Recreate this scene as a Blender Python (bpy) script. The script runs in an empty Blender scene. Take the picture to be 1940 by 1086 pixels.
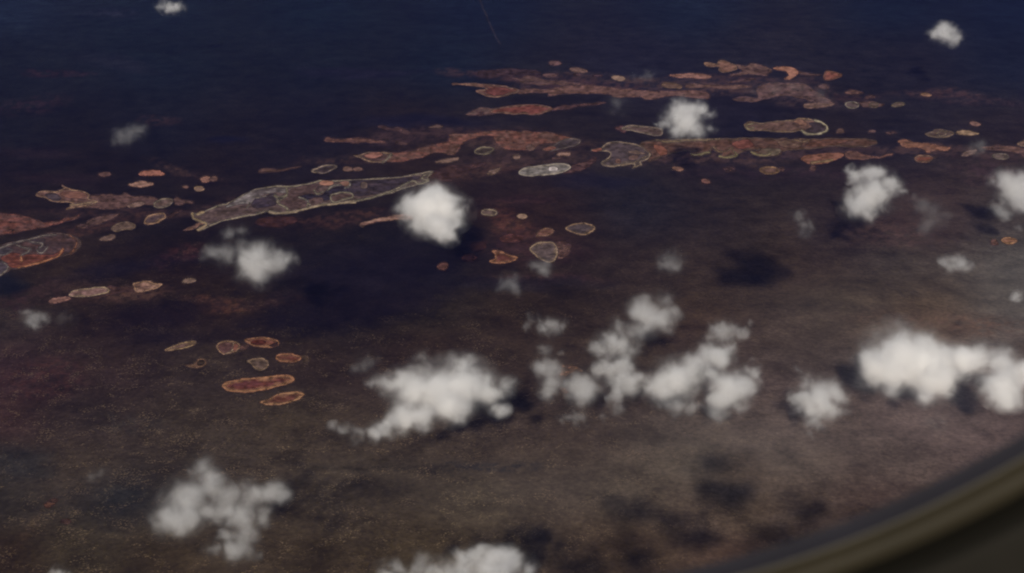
import bpy, bmesh, math, random
import numpy as np
from mathutils import Vector, Matrix

# ------------------------------------------------------------------ camera, light, exposure
C = bpy.context.scene
COL = C.collection
W, H = 1940.0, 1086.0                       # the photograph's frame, used only to aim rays
ALT = 10000.0                               # the aeroplane flies 10 km above the plain (camera = origin)
HFOV, PITCH = math.radians(40), math.radians(22)
FPX = W / 2 / math.tan(HFOV / 2)
cam = bpy.data.cameras.new('camera')
camo = bpy.data.objects.new('camera', cam)
COL.objects.link(camo)
cam.angle = HFOV
cam.clip_start = 0.01
cam.clip_end = 2e6
cam.dof.use_dof = True
cam.dof.focus_distance = 25000.0
cam.dof.aperture_fstop = (cam.lens / 1000.0) / 0.0017      # a 1.7 mm wide pupil: only the window frame blurs
camo.rotation_euler = (math.pi / 2 - PITCH, 0, 0)
C.camera = camo

SUN_EL, SUN_AZ = math.radians(28.5), math.radians(-97)
S = Vector((math.cos(SUN_EL) * math.cos(SUN_AZ), math.cos(SUN_EL) * math.sin(SUN_AZ), math.sin(SUN_EL)))
world = bpy.data.worlds.new('World')
C.world = world
world.use_nodes = True
sky = world.node_tree.nodes.new('ShaderNodeTexSky')
sky.sky_type = 'NISHITA'
sky.sun_disc = False
sky.sun_elevation = SUN_EL
sky.sun_rotation = math.atan2(S.x, S.y)
bg = world.node_tree.nodes['Background']
world.node_tree.links.new(sky.outputs[0], bg.inputs[0])
bg.inputs[1].default_value = 0.05
sl = bpy.data.lights.new('sun', 'SUN')
sl.energy = 5.0
sl.angle = math.radians(0.5)
sl.color = (1.0, 0.90, 0.76)
so = bpy.data.objects.new('sun', sl)
so.rotation_euler = S.to_track_quat('Z', 'Y').to_euler()
COL.objects.link(so)
C.view_settings.view_transform = 'Standard'
C.view_settings.look = 'None'
C.view_settings.exposure = 0.0
C.view_settings.gamma = 1.0
cy = C.cycles
cy.max_bounces = 12
cy.volume_bounces = 10
cy.diffuse_bounces = 1
cy.transparent_max_bounces = 48
cy.volume_step_rate = 0.35
cy.volume_max_steps = 256
cy.filter_width = 2.0

# ------------------------------------------------------------------ geometry of the view
CP, SP = math.cos(PITCH), math.sin(PITCH)


def at(x, y, h=0.0):
    """The point h metres above the plain that the photograph shows at (x, y), and its depth."""
    r = Vector(((x - W / 2) / FPX, CP + (H / 2 - y) / FPX * SP, -SP + (H / 2 - y) / FPX * CP))
    t = (ALT - h) / -r.z
    return r * t, t


def at_np(x, y, h=0.0):
    v = (H / 2 - y) / FPX
    rz = -SP + v * CP
    t = (ALT - h) / -rz
    return np.stack([(x - W / 2) / FPX * t, (CP + v * SP) * t, rz * t], -1)


KLIT = np.array([.865, .815, .76])                     # sunlit radiance of a white plain in this light
AIR = np.array([.10, .117, .435]) * 1e-6                # blue air light per metre


def albedo(rgb, y):
    """Surface colour of ground that is seen as sRGB rgb at row y (air light and illumination taken off)."""
    c = np.asarray(rgb, float) / 255
    lin = np.where(c <= .04045, c / 12.92, ((c + .055) / 1.055) ** 2.4)
    dep = np.clip(PITCH + np.arctan((np.asarray(y, float) - H / 2) / FPX), math.radians(4), None)
    L = (ALT / np.sin(dep))[..., None]
    return np.clip((lin - AIR * L) / (KLIT * np.exp(-1.1e-6 * L)), .0025, .9)


def hash2(ix, iy, seed):
    n = (ix * 374761393 + iy * 668265263 + seed * 974711) & 0x7fffffff
    n = ((n ^ (n >> 13)) * 1274126177) & 0x7fffffff
    n = ((n ^ (n >> 16)) * 60493) & 0x7fffffff
    return (n & 0xffff) / 65535.0


def vnoise(x, y, seed=0):
    ix, iy = np.floor(x).astype(np.int64), np.floor(y).astype(np.int64)
    fx, fy = x - ix, y - iy
    fx, fy = fx * fx * (3 - 2 * fx), fy * fy * (3 - 2 * fy)
    a, b = hash2(ix, iy, seed), hash2(ix + 1, iy, seed)
    c, d = hash2(ix, iy + 1, seed), hash2(ix + 1, iy + 1, seed)
    return (a + (b - a) * fx) * (1 - fy) + (c + (d - c) * fx) * fy


def fbm(x, y, seed=0, oct=4):
    s, amp, tot = 0, 1.0, 0
    for k in range(oct):
        s = s + amp * vnoise(x * 2 ** k, y * 2 ** k, seed + 17 * k)
        tot += amp
        amp *= .55
    return s / tot                                      # 0..1, mean .5


# ------------------------------------------------------------------ materials of the plain
def nodes_of(name):
    m = bpy.data.materials.new(name)
    m.use_nodes = True
    m.node_tree.nodes.clear()
    return m, m.node_tree.nodes.new, m.node_tree.links.new


def math_node(N, LK, op, a, b=None, c=None, clamp=False):
    n = N('ShaderNodeMath')
    n.operation = op
    n.use_clamp = clamp
    for i, v in enumerate((a, b, c)):
        if v is None:
            continue
        if isinstance(v, (int, float)):
            n.inputs[i].default_value = v
        else:
            LK(v, n.inputs[i])
    return n.outputs[0]


def noise_node(N, LK, vec, scale, detail=3, rough=.55, dist=0.0):
    n = N('ShaderNodeTexNoise')
    n.inputs['Scale'].default_value = scale
    n.inputs['Detail'].default_value = detail
    n.inputs['Roughness'].default_value = rough
    n.inputs['Distortion'].default_value = dist
    LK(vec, n.inputs['Vector'])
    return n.outputs[0]


def ramp_node(N, LK, v, lo, hi, to_lo=0.0, to_hi=1.0):
    n = N('ShaderNodeMapRange')
    n.interpolation_type = 'SMOOTHSTEP'
    LK(v, n.inputs['Value'])
    n.inputs['From Min'].default_value = lo
    n.inputs['From Max'].default_value = hi
    n.inputs['To Min'].default_value = to_lo
    n.inputs['To Max'].default_value = to_hi
    return n.outputs[0]


def attr_node(N, name):
    n = N('ShaderNodeAttribute')
    n.attribute_name = name
    return n


def scale_color(N, LK, col, fac):
    n = N('ShaderNodeVectorMath')
    n.operation = 'SCALE'
    LK(col, n.inputs[0])
    if isinstance(fac, (int, float)):
        n.inputs['Scale'].default_value = fac
    else:
        LK(fac, n.inputs['Scale'])
    return n.outputs[0]


def plain_material():
    m, N, LK = nodes_of('scrub_plain')
    out = N('ShaderNodeOutputMaterial')
    P = N('ShaderNodeTexCoord').outputs['Object']
    col, spk = attr_node(N, 'soil'), attr_node(N, 'speck')
    big = noise_node(N, LK, P, 1 / 2600, 4, .6, .6)
    mid = noise_node(N, LK, P, 1 / 560, 4, .6, .3)
    sml = noise_node(N, LK, P, 1 / 75, 3, .6)
    f = math_node(N, LK, 'MULTIPLY_ADD', big, 1.3, .35)
    f = math_node(N, LK, 'MULTIPLY', f, math_node(N, LK, 'MULTIPLY_ADD', mid, 1.8, .1))
    f = math_node(N, LK, 'MULTIPLY', f, math_node(N, LK, 'MULTIPLY_ADD', sml, 1.3, .35))
    base = scale_color(N, LK, col.outputs['Color'], f)
    fine = noise_node(N, LK, P, 1 / 34, 2, .6, .4)
    clump = noise_node(N, LK, P, 1 / 420, 4, .65, 1.2)
    k = math_node(N, LK, 'MULTIPLY', ramp_node(N, LK, fine, .5, .68), ramp_node(N, LK, clump, .47, .66, .03, 1.0))
    k = math_node(N, LK, 'MULTIPLY', k, spk.outputs['Fac'])
    tint = N('ShaderNodeMix')
    tint.data_type = 'RGBA'
    tint.blend_type = 'ADD'
    LK(k, tint.inputs['Factor'])
    LK(base, tint.inputs['A'])
    tn = N('ShaderNodeMix')
    tn.data_type = 'RGBA'
    LK(noise_node(N, LK, P, 1 / 1700, 2), tn.inputs['Factor'])
    tn.inputs['A'].default_value = (.15, .092, .058, 1)
    tn.inputs['B'].default_value = (.125, .10, .062, 1)
    LK(tn.outputs['Result'], tint.inputs['B'])
    b = N('ShaderNodeBsdfDiffuse')
    b.inputs['Roughness'].default_value = 0
    LK(tint.outputs['Result'], b.inputs['Color'])
    LK(b.outputs[0], out.inputs['Surface'])
    return m


def sheet_material(name, grain, edge):
    """Salt, mud or clay: soil colour with fine grain, its margin frayed into the scrub."""
    m, N, LK = nodes_of(name)
    out = N('ShaderNodeOutputMaterial')
    P = N('ShaderNodeTexCoord').outputs['Object']
    col, sd = attr_node(N, 'soil'), attr_node(N, 'shore')
    n1 = noise_node(N, LK, P, 1 / 160, 4, .6, .3)
    n2 = noise_node(N, LK, P, 1 / 45, 2, .6)
    f = math_node(N, LK, 'MULTIPLY_ADD', n1, grain, 1 - grain / 2)
    f = math_node(N, LK, 'MULTIPLY', f, math_node(N, LK, 'MULTIPLY_ADD', n2, grain * .8, 1 - grain * .4))
    b = N('ShaderNodeBsdfDiffuse')
    LK(scale_color(N, LK, col.outputs['Color'], f), b.inputs['Color'])
    t = N('ShaderNodeBsdfTransparent')
    e = math_node(N, LK, 'ADD', sd.outputs['Fac'], math_node(N, LK, 'MULTIPLY_ADD', n2, edge * 3.0, -edge * 1.5 + .7))
    a = math_node(N, LK, 'MULTIPLY', ramp_node(N, LK, e, -1.1 - edge * .25, 1.1 + edge * .6), attr_node(N, 'cover').outputs['Fac'])
    mx = N('ShaderNodeMixShader')
    LK(a, mx.inputs[0])
    LK(t.outputs[0], mx.inputs[1])
    LK(b.outputs[0], mx.inputs[2])
    LK(mx.outputs[0], out.inputs['Surface'])
    return m


MAT = {'crust': sheet_material('salt_crust', .5, 1.0), 'bed': sheet_material('lake_bed', .35, .6),
       'mud': sheet_material('bare_mud', .8, 1.8)}
PLAIN = plain_material()


def fill(me, verts, faces, **attrs):
    me.vertices.add(len(verts))
    me.vertices.foreach_set('co', np.asarray(verts, np.float32).ravel())
    me.loops.add(faces.size)
    me.loops.foreach_set('vertex_index', faces.astype(np.int32).ravel())
    me.polygons.add(len(faces))
    me.polygons.foreach_set('loop_start', np.arange(0, faces.size, 4, dtype=np.int32))
    me.update(calc_edges=True)
    for k, v in attrs.items():
        if v.ndim == 2:
            a = me.attributes.new(k, 'FLOAT_COLOR', 'POINT')
            a.data.foreach_set('color', np.concatenate([v, np.ones((len(v), 1))], 1).astype(np.float32).ravel())
        else:
            a = me.attributes.new(k, 'FLOAT', 'POINT')
            a.data.foreach_set('value', v.astype(np.float32))


def link(name, me, parent=None):
    o = bpy.data.objects.new(name, me)
    COL.objects.link(o)
    o.parent = parent
    return o


def tag(o, label, cat, group=None):
    o['label'] = label
    o['category'] = cat
    if group:
        o['group'] = group
    return o


# ------------------------------------------------------------------ the plain
# soil colours as they lie in the photograph (x, y, r, g, b), between which the plain blends; pale haze at lower right is coloured in
SOIL_AND_HAZE = '''0 -200 28 30 60|900 -200 24 30 60|1940 -200 23 29 58|0 10 30 37 64|300 10 27 33 58|600 10 24 31 57|900 10 24 30 58|1300 10 27 33 60|1700 10 24 30 58|1930 20 23 29 58
0 120 26 28 50|300 120 25 29 52|600 120 25 28 51|850 120 24 29 54|1200 120 32 31 55|1450 110 35 33 54|1700 120 32 30 52|1930 120 26 29 54
0 250 25 25 46|300 250 25 25 47|600 230 25 24 47|760 260 38 30 46|1000 230 30 27 47|1000 280 46 36 46|1400 215 31 28 50|1400 250 31 28 50|1700 250 33 30 50|1930 250 38 32 50|1300 320 40 32 46|1600 280 38 30 46|1900 300 48 38 48
0 330 28 23 42|200 340 28 23 41|400 330 32 25 42|560 300 28 24 44|800 320 42 31 42|1000 340 36 28 44|1200 350 34 31 48
0 400 34 26 40|300 420 24 22 40|550 420 28 23 40|640 420 34 26 40|700 440 24 22 40|1000 400 42 28 40|1060 430 40 28 40|1200 400 34 32 50|1400 400 44 36 48|1600 440 42 34 48|1750 400 56 42 52|1930 400 58 50 58
0 500 30 26 40|100 510 46 34 42|300 480 28 22 38|320 500 40 26 38|400 500 30 23 38|600 500 24 22 40|800 500 24 23 42|1000 490 38 28 40|1200 500 46 36 46|1300 520 48 38 46|1500 500 56 44 50|1700 500 62 54 60|1930 500 78 72 76
0 600 50 42 48|200 600 38 28 38|300 600 27 22 36|430 580 46 32 38|520 570 42 30 36|600 600 26 23 38|800 600 36 30 38|1000 600 46 35 40|1300 600 56 43 46|1600 600 68 56 56|1750 600 84 66 60|1930 600 82 74 76
0 700 52 37 45|200 700 46 35 40|400 700 46 38 41|600 680 44 34 38|800 660 46 34 38|1000 700 50 40 42|1200 700 56 46 46|1450 700 72 60 60|1600 700 74 62 61|1930 700 84 70 68
0 800 56 38 42|150 800 46 38 42|350 800 54 45 43|550 800 56 47 43|700 840 54 45 44|1000 800 58 48 48|1300 800 72 62 60|1500 800 80 68 66|1750 800 84 70 70|1930 800 80 66 66
0 870 44 40 42|150 870 60 50 46|400 860 58 50 48|700 880 62 54 50|1000 880 66 56 52|1000 840 62 52 50|1300 870 78 68 61|1500 880 77 66 62|1700 870 74 63 61
0 950 42 38 40|230 950 44 42 46|600 950 68 58 52|900 950 72 62 54|1200 940 72 62 56|1500 950 74 62 58|1650 950 70 56 54|1400 980 74 62 56
0 1050 48 37 34|150 1050 54 46 40|300 1050 54 44 38|600 1050 56 46 40|800 1050 58 48 40|1200 1040 60 48 43|1400 1050 66 50 46|1700 1050 62 50 48
0 1300 50 42 38|1000 1300 56 46 42|1940 1300 64 54 50'''
# faint stains of bare red or brown earth: centre, half-widths, tilt, colour, strength
STAINS = [(1330, 302, 160, 13, 0, 66, 50, 54, .7), (1750, 288, 200, 9, 2, 64, 49, 54, .8), (1000, 268, 140, 15, 2, 70, 53, 54, .7), (700, 296, 120, 10, -6, 58, 43, 48, .6), (1100, 150, 200, 9, 3, 62, 48, 55, .7), (1400, 166, 170, 12, 2, 64, 49, 56, .7), (250, 402, 190, 12, 0, 52, 38, 45, .6), (150, 440, 150, 14, -14, 58, 40, 44, .6), (480, 380, 180, 16, -12, 52, 38, 45, .5), (1500, 290, 220, 8, 0, 60, 46, 54, .7),
          (1120, 165, 130, 10, 3, 62, 46, 56, .8), (950, 142, 110, 9, 3, 60, 44, 54, .8), (880, 250, 150, 14, 0, 58, 43, 50, .7), (780, 262, 90, 12, 0, 56, 42, 50, .8),
          (1000, 300, 130, 22, -4, 58, 44, 50, .7), (900, 330, 110, 16, -8, 62, 45, 48, .7), (640, 415, 100, 14, -7, 58, 40, 44, .7), (330, 490, 55, 16, -20, 62, 38, 44, .7),
          (420, 575, 75, 16, 5, 74, 48, 44, .7), (540, 570, 60, 15, -4, 62, 42, 42, .6), (130, 545, 120, 18, -14, 56, 42, 44, .6), (60, 560, 70, 22, -20, 52, 38, 44, .6),
          (240, 560, 90, 14, -6, 64, 46, 46, .7), (970, 430, 60, 26, 30, 66, 42, 44, .7), (990, 380, 70, 10, 0, 52, 36, 44, .6), (1010, 470, 110, 26, 4, 52, 36, 44, .6),
          (1030, 530, 120, 12, 0, 58, 40, 46, .5), (1500, 330, 200, 14, 0, 46, 36, 48, .6), (1850, 190, 110, 8, 3, 52, 42, 54, .7), (1780, 180, 75, 8, 2, 58, 44, 54, .8),
          (1540, 190, 80, 16, 5, 58, 46, 56, .7), (1420, 155, 120, 12, 2, 60, 46, 56, .7), (1620, 185, 60, 8, 0, 58, 44, 54, .6), (1880, 330, 90, 26, 8, 62, 48, 56, .6),
          (1700, 440, 110, 30, 0, 72, 54, 56, .4), (1780, 610, 160, 20, 4, 88, 68, 62, .5), (80, 720, 90, 40, -10, 64, 42, 46, .5), (40, 1020, 60, 12, -45, 62, 48, 42, .35),
          (110, 340, 80, 10, 0, 40, 30, 42, .6), (360, 325, 60, 9, 20, 62, 46, 50, .5), (60, 290, 80, 14, 0, 38, 30, 44, .5), (60, 200, 70, 18, -10, 42, 33, 48, .5),
          (110, 140, 60, 8, 0, 44, 34, 50, .6), (230, 120, 80, 14, 10, 36, 36, 54, .5), (200, 25, 60, 10, 0, 42, 44, 64, .5), (300, 235, 40, 8, 0, 44, 34, 46, .6),
          (680, 135, 110, 8, 0, 33, 31, 54, .5), (250, 800, 70, 20, 0, 50, 44, 46, .5), (930, 885, 110, 8, -2, 46, 42, 46, .6), (700, 885, 130, 7, 2, 48, 42, 42, .6)]
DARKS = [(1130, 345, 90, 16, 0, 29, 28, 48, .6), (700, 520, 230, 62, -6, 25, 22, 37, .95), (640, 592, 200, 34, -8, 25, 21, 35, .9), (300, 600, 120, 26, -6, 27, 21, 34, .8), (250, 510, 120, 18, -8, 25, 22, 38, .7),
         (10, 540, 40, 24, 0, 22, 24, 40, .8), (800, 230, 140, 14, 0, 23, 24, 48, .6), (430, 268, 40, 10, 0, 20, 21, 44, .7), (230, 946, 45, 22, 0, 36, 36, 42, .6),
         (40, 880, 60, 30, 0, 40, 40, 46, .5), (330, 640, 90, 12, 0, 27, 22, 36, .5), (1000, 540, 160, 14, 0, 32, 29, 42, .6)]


def pick(xs, ys, anchors):
    num, den = 0, 0
    for a in anchors:
        w = 1.0 / ((xs - a[0]) ** 2 + (1.5 * (ys - a[1])) ** 2 + 80.0 ** 2) ** 1.8
        num = num + w[:, None] * np.array(a[2:5])[None, :]
        den = den + w
    return num / den[:, None]


def make_plain():
    xs = np.concatenate([np.arange(-1100, -4, 40.), np.arange(0, 1941, 3.), np.arange(1960, 3100, 40.)])
    ys = np.concatenate([np.arange(-330, -4, 12.), np.arange(0, 1087, 3.), np.arange(1100, 1900, 40.)])
    X, Y = np.meshgrid(xs, ys)
    x, y = X.ravel(), Y.ravel()
    anchors = [tuple(float(v) for v in r.split()) for r in SOIL_AND_HAZE.replace('\n', '|').split('|')]
    rgb = pick(x, y, anchors)
    rgb[:, 2] -= np.interp(y, [0, 150, 300, 560, 720], [5, 4, 4, 4, 0])
    rgb[:, 1] += np.interp(y, [0, 200, 560, 720], [.5, 1, 1, 0])
    wx = x + 60 * (fbm(x / 90, y / 30, 3) - .5)
    wy = y + 26 * (fbm(x / 90, y / 30, 5) - .5)
    speck = np.interp(y, [300, 480, 640, 760, 1100], [.05, .22, .6, .85, .75])
    mott = np.clip((fbm(x / 9, y / 4, 77, 3) - .5) * 2.6 + .5, 0, 1)
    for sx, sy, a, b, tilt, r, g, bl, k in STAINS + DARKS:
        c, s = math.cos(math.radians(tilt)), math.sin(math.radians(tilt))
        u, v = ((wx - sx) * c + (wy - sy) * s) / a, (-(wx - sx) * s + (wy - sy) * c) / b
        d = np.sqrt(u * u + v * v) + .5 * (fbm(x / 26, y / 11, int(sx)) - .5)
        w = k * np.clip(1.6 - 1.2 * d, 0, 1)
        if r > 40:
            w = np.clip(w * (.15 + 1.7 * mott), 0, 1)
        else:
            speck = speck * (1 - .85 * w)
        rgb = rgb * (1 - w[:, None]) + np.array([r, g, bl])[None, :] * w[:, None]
        if (sx, sy) in ((420, 575), (540, 570), (330, 490), (970, 430)):
            speck = speck + .35 * w
    speck = speck * np.interp(x, [0, 700, 1200, 1500, 1940], [1, 1, .75, .5, .4])
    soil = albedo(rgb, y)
    nx, ny = len(xs), len(ys)
    q = (np.arange(ny - 1)[:, None] * nx + np.arange(nx - 1)[None, :]).ravel()
    faces = np.stack([q + nx, q + nx + 1, q + 1, q], 1)
    v = at_np(x, y)
    # the same sheet goes on to the horizon, thirty metres lower, all round
    R = 4e5
    v = np.concatenate([v, [(-R, -R, -ALT - 30), (R, -R, -ALT - 30), (R, R, -ALT - 30), (-R, R, -ALT - 30)]])
    faces = np.concatenate([faces, [[len(v) - 4, len(v) - 3, len(v) - 2, len(v) - 1]]])
    soil = np.concatenate([soil, np.tile([[.02, .018, .018]], (4, 1))])
    speck = np.concatenate([speck, np.full(4, .3)])
    me = bpy.data.meshes.new('ground')
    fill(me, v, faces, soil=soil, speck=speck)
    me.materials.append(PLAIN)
    o = link('ground', me)
    o['kind'] = 'structure'


make_plain()

# ------------------------------------------------------------------ salt pans
ZONE = {'A': (340, 310, 3.88), 'B': (840, 100, 4.85), 'C': (1220, 100, 4.85), 'D': (1560, 100, 4.937), 'E': (600, 230, 4.85), 'F': (0, 340, 4.1775), 'G': (300, 600, 4.85),
        'P': (0, 0, 3.017), 'Q': (640, 0, 3.017), 'R': (1280, 0, 2.939), 'S': (0, 300, 3.017), 'T': (640, 360, 3.017), 'U': (1280, 360, 2.939), 'V': (0, 720, 2.967), 'W': (980, 530, 3.62),
        'X': (0, 500, 5.43)}


def pts_of(z, s):
    """'x,y x,y ...' read off an enlargement of the photograph -> frame pixels; 'o cx,cy rx,ry tilt' is an oval."""
    x0, y0, k = ZONE[z]
    if s[0] == 'o':
        w = s[1:].split()
        (cx, cy_), (rx, ry) = (map(float, w[0].split(','))), (map(float, w[1].split(',')))
        a = math.radians(float(w[2]) if len(w) > 2 else 0)
        th = np.linspace(0, 2 * math.pi, 28, endpoint=False)
        p = np.stack([cx + rx * np.cos(th) * math.cos(a) - ry * np.sin(th) * math.sin(a), cy_ + rx * np.cos(th) * math.sin(a) + ry * np.sin(th) * math.cos(a)], 1)
    else:
        p = np.array([[float(v) for v in q.split(',')] for q in s.split()])
    return np.array([x0, y0]) + p / k


def smooth(p, closed, n=6):
    m = len(p)
    out = []
    for i in range(m if closed else m - 1):
        g = [p[(i + d) % m] if closed else p[min(max(i + d, 0), m - 1)] for d in (-1, 0, 1, 2)]
        for t in np.linspace(0, 1, n, endpoint=False):
            out.append(.5 * (2 * g[1] + (g[2] - g[0]) * t + (2 * g[0] - 5 * g[1] + 4 * g[2] - g[3]) * t * t + (3 * g[1] - g[0] - 3 * g[2] + g[3]) * t ** 3))
    if not closed:
        out.append(p[-1])
    return np.array(out)


def seg_dist(x, y, p, closed):
    best = np.full(x.shape, 1e9)
    inside = np.zeros(x.shape, bool)
    q = np.roll(p, -1, 0) if closed else p[1:]
    for (ax, ay), (bx, by) in zip(p if closed else p[:-1], q):
        dx, dy = bx - ax, by - ay
        L = dx * dx + dy * dy + 1e-9
        t = np.clip(((x - ax) * dx + (y - ay) * dy) / L, 0, 1)
        best = np.minimum(best, (x - ax - t * dx) ** 2 + (y - ay - t * dy) ** 2)
        if closed and abs(dy) > 1e-9:
            c = ((ay > y) != (by > y)) & (x < dx * (y - ay) / dy + ax)
            inside ^= c
    best = np.sqrt(best)
    return np.where(inside, best, -best) if closed else -best


PANS = []


def sheet(name, parts, rgb, z, mat, jag=1.0, rgb2=None, cover=1.0, inner=None, fade=None, parent=None, origin=None):
    """One flat layer of salt, mud or clay. parts: outlines or (line, width); inner: keep only a rim this many pixels wide;
    fade: (x0, x1) along which the cover thins out."""
    allp = np.concatenate([p if not isinstance(p, tuple) else p[0] for p in parts])
    lo, hi = allp.min(0) - 8, allp.max(0) + 8
    st = 1.5 if (hi - lo).max() > 60 else 1.0
    xs, ys = np.arange(lo[0], hi[0] + st, st), np.arange(lo[1], hi[1] + st, st * .8)
    X, Y = np.meshgrid(xs, ys)
    x, y = X.ravel(), Y.ravel()
    sd = int(abs(lo[0] * 7 + lo[1] * 13)) % 9973
    wx = x + jag * 5 * (fbm(x / 14, y / 8, sd, 3) - .5)
    wy = y + jag * 3.4 * (fbm(x / 14, y / 8, sd + 5, 3) - .5)
    d = np.full(x.shape, -1e9)
    for p in parts:
        if isinstance(p, tuple):
            d = np.maximum(d, seg_dist(wx, wy, smooth(p[0], False), False) + p[1] / 2 * (.25 + 1.4 * fbm(x / 14, y / 8, sd + 9, 2)))
        else:
            d = np.maximum(d, seg_dist(wx, wy, smooth(p, True), True))
    wide = inner * (.25 + 1.9 * fbm(x / 15, y / 8, sd + 3, 2) ** 1.3) if inner else None
    tone, grey = {'crust': ((.87, .86, .86), 0.0), 'bed': ((.92, .86, .88), .14), 'mud': ((1.1, 1.0, 1.0), .2)}[mat]

    def toned(q):
        q = np.asarray(q, float) * tone
        return q * (1 - grey) + q.mean() * grey
    c = toned(rgb)[None, :].repeat(len(x), 0)
    if rgb2 is not None:
        t = np.clip((fbm(x / 13, y / 5, sd + 7) - .5) * 4 + .5, 0, 1)[:, None]
        c = c * (1 - t) + toned(rgb2)[None, :] * t
    c = c * (.52 + .92 * fbm(x / 8, y / 3.6, sd + 11))[:, None]
    cov = np.full(x.shape, float(cover))
    if inner:
        k = np.clip(d / (wide * 1.7), 0, 1)
        cov = cov * (1 - k * k * (3 - 2 * k)) * (.7 + .45 * fbm(x / 22, y / 9, sd + 31, 2))
    if fade:
        cov = cov * np.clip((x - fade[0]) / (fade[1] - fade[0]), 0, 1)
    nx, ny = len(xs), len(ys)
    q = (np.arange(ny - 1)[:, None] * nx + np.arange(nx - 1)[None, :]).ravel()
    F = np.stack([q + nx, q + nx + 1, q + 1, q], 1)
    F = F[(d[F] > -3.5).any(1) & ((cov[F] > .02).any(1))]
    if not len(F):
        return None
    used, inv = np.unique(F, return_inverse=True)
    v = at_np(x[used], y[used], z)
    o0 = np.array(origin if origin is not None else at(*allp.mean(0), z)[0])
    me = bpy.data.meshes.new(name)
    fill(me, v - o0, inv.reshape(-1, 4), soil=albedo(c[used], y[used]), shore=d[used], cover=cov[used])
    me.materials.append(MAT[mat])
    o = link(name, me, parent)
    if parent is None:
        o.location = o0
    return o


GROUP = 'salt pans strewn across the dark scrub plain'
level = [3.0]


def pan(zone, outline, label, bed, rim=None, rw=2.6, bed2=None, jag=1.0, extra=(), name='salt_pan', cat='salt pan', cover=1.0, fade=None, mat=None, group=GROUP):
    """One pan. With a rim, or with extras, it is an Empty carrying lake_bed, salt_crust ... ; else a single sheet.
    extra: (part name, zone, outline or line, colour, [line width], [colour 2])"""
    level[0] += .02
    z = level[0] - (1.0 if name == 'salt_flat' else 0.0)
    p = pts_of(zone, outline)
    if rim is None and not extra:
        o = sheet(name, [p], bed, z, mat or 'mud', jag, bed2, cover, None, fade)
        return tag(o, label, cat, group)
    root = bpy.data.objects.new(name, None)
    COL.objects.link(root)
    root.location = at(*p.mean(0), 0)[0]
    root.empty_display_size = 100
    tag(root, label, cat, group)
    o0 = root.location[:]
    sheet('lake_bed', [p], bed, z, mat or 'bed', jag, bed2, cover, None, fade, root, o0)
    if rim is not None:
        sheet('salt_crust', [p], rim, z + .2, 'crust', jag, None, .92, rw, None, root, o0)
    for k, e in enumerate(extra):
        part, ez, es, col = e[:4]
        wd = e[4] if len(e) > 4 else 0
        c2 = e[5] if len(e) > 5 else None
        for q in es.split('/'):
            sheet(part, [(pts_of(ez, q), wd) if wd else pts_of(ez, q)], col, z + .35 + .08 * k, 'crust' if part == 'salt_crust' else 'bed', jag * .8, c2, .8 if part == 'salt_crust' else .95, None, None, root, o0)
    return root


CREAM, TAN, PINK, BROWN, REDBED, GREY = (150, 130, 112), (122, 96, 82), (142, 106, 88), (92, 68, 64), (108, 60, 55), (70, 60, 68)


def flat(zone, outline, label, col, col2=None, jag=1.6, cover=.9, fade=None):
    return pan(zone, outline, label, col, bed2=col2, jag=jag, cover=cover, fade=fade, name='salt_flat', cat='salt flat', group='brown salt flats between the pans')


# --- west: the arrow pan, the red flat, the marbled lake
pan('F', '285,125 340,90 460,95 510,65 487,42 520,66 640,95 705,120 700,150 765,175 755,192 640,215 530,235 572,207 560,185 420,175 360,150', 'tan salt pan shaped like an arrowhead with a horn on its upper edge', (112, 84, 77), (150, 118, 98), 2.6, (96, 72, 70),
    extra=[('shallow_pool', 'F', '355,120 430,112 480,150 425,166', (76, 66, 72)), ('mud_island', 'F', '480,105 600,95 690,125 620,150 520,140', (126, 88, 76)), ('salt_crust', 'F', '560,205 660,190 760,178', (158, 130, 106), 3)])
flat('F', '690,130 820,120 950,125 990,108 1040,130 1150,135 1225,142 1250,170 1210,205 1110,200 960,230 840,235 720,228 610,226 720,205 765,180', 'brown flat trailing behind the arrowhead pan', (90, 68, 65), (76, 58, 58))
pan('F', 'o 1295,187 78,36 -14', 'grey oval pan set in the end of the brown flat behind the arrowhead', (100, 82, 77), (126, 110, 98), 2.4)
pan('F', 'o 1078,200 66,18 -12', 'slim tan pan under the lower edge of the brown arrowhead flat', (108, 88, 79))
flat('F', '1375,165 1405,132 1440,155 1530,175 1490,192 1400,203', 'small brown tail pointing away from the grey oval pan', (84, 64, 62), (70, 54, 56))
flat('F', '-60,280 60,276 200,288 290,322 400,340 620,286 600,312 480,348 300,392 100,425 -60,432', 'rusty red flat cut by the picture edge above the marbled lake', (104, 64, 57), (84, 60, 58))
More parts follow.
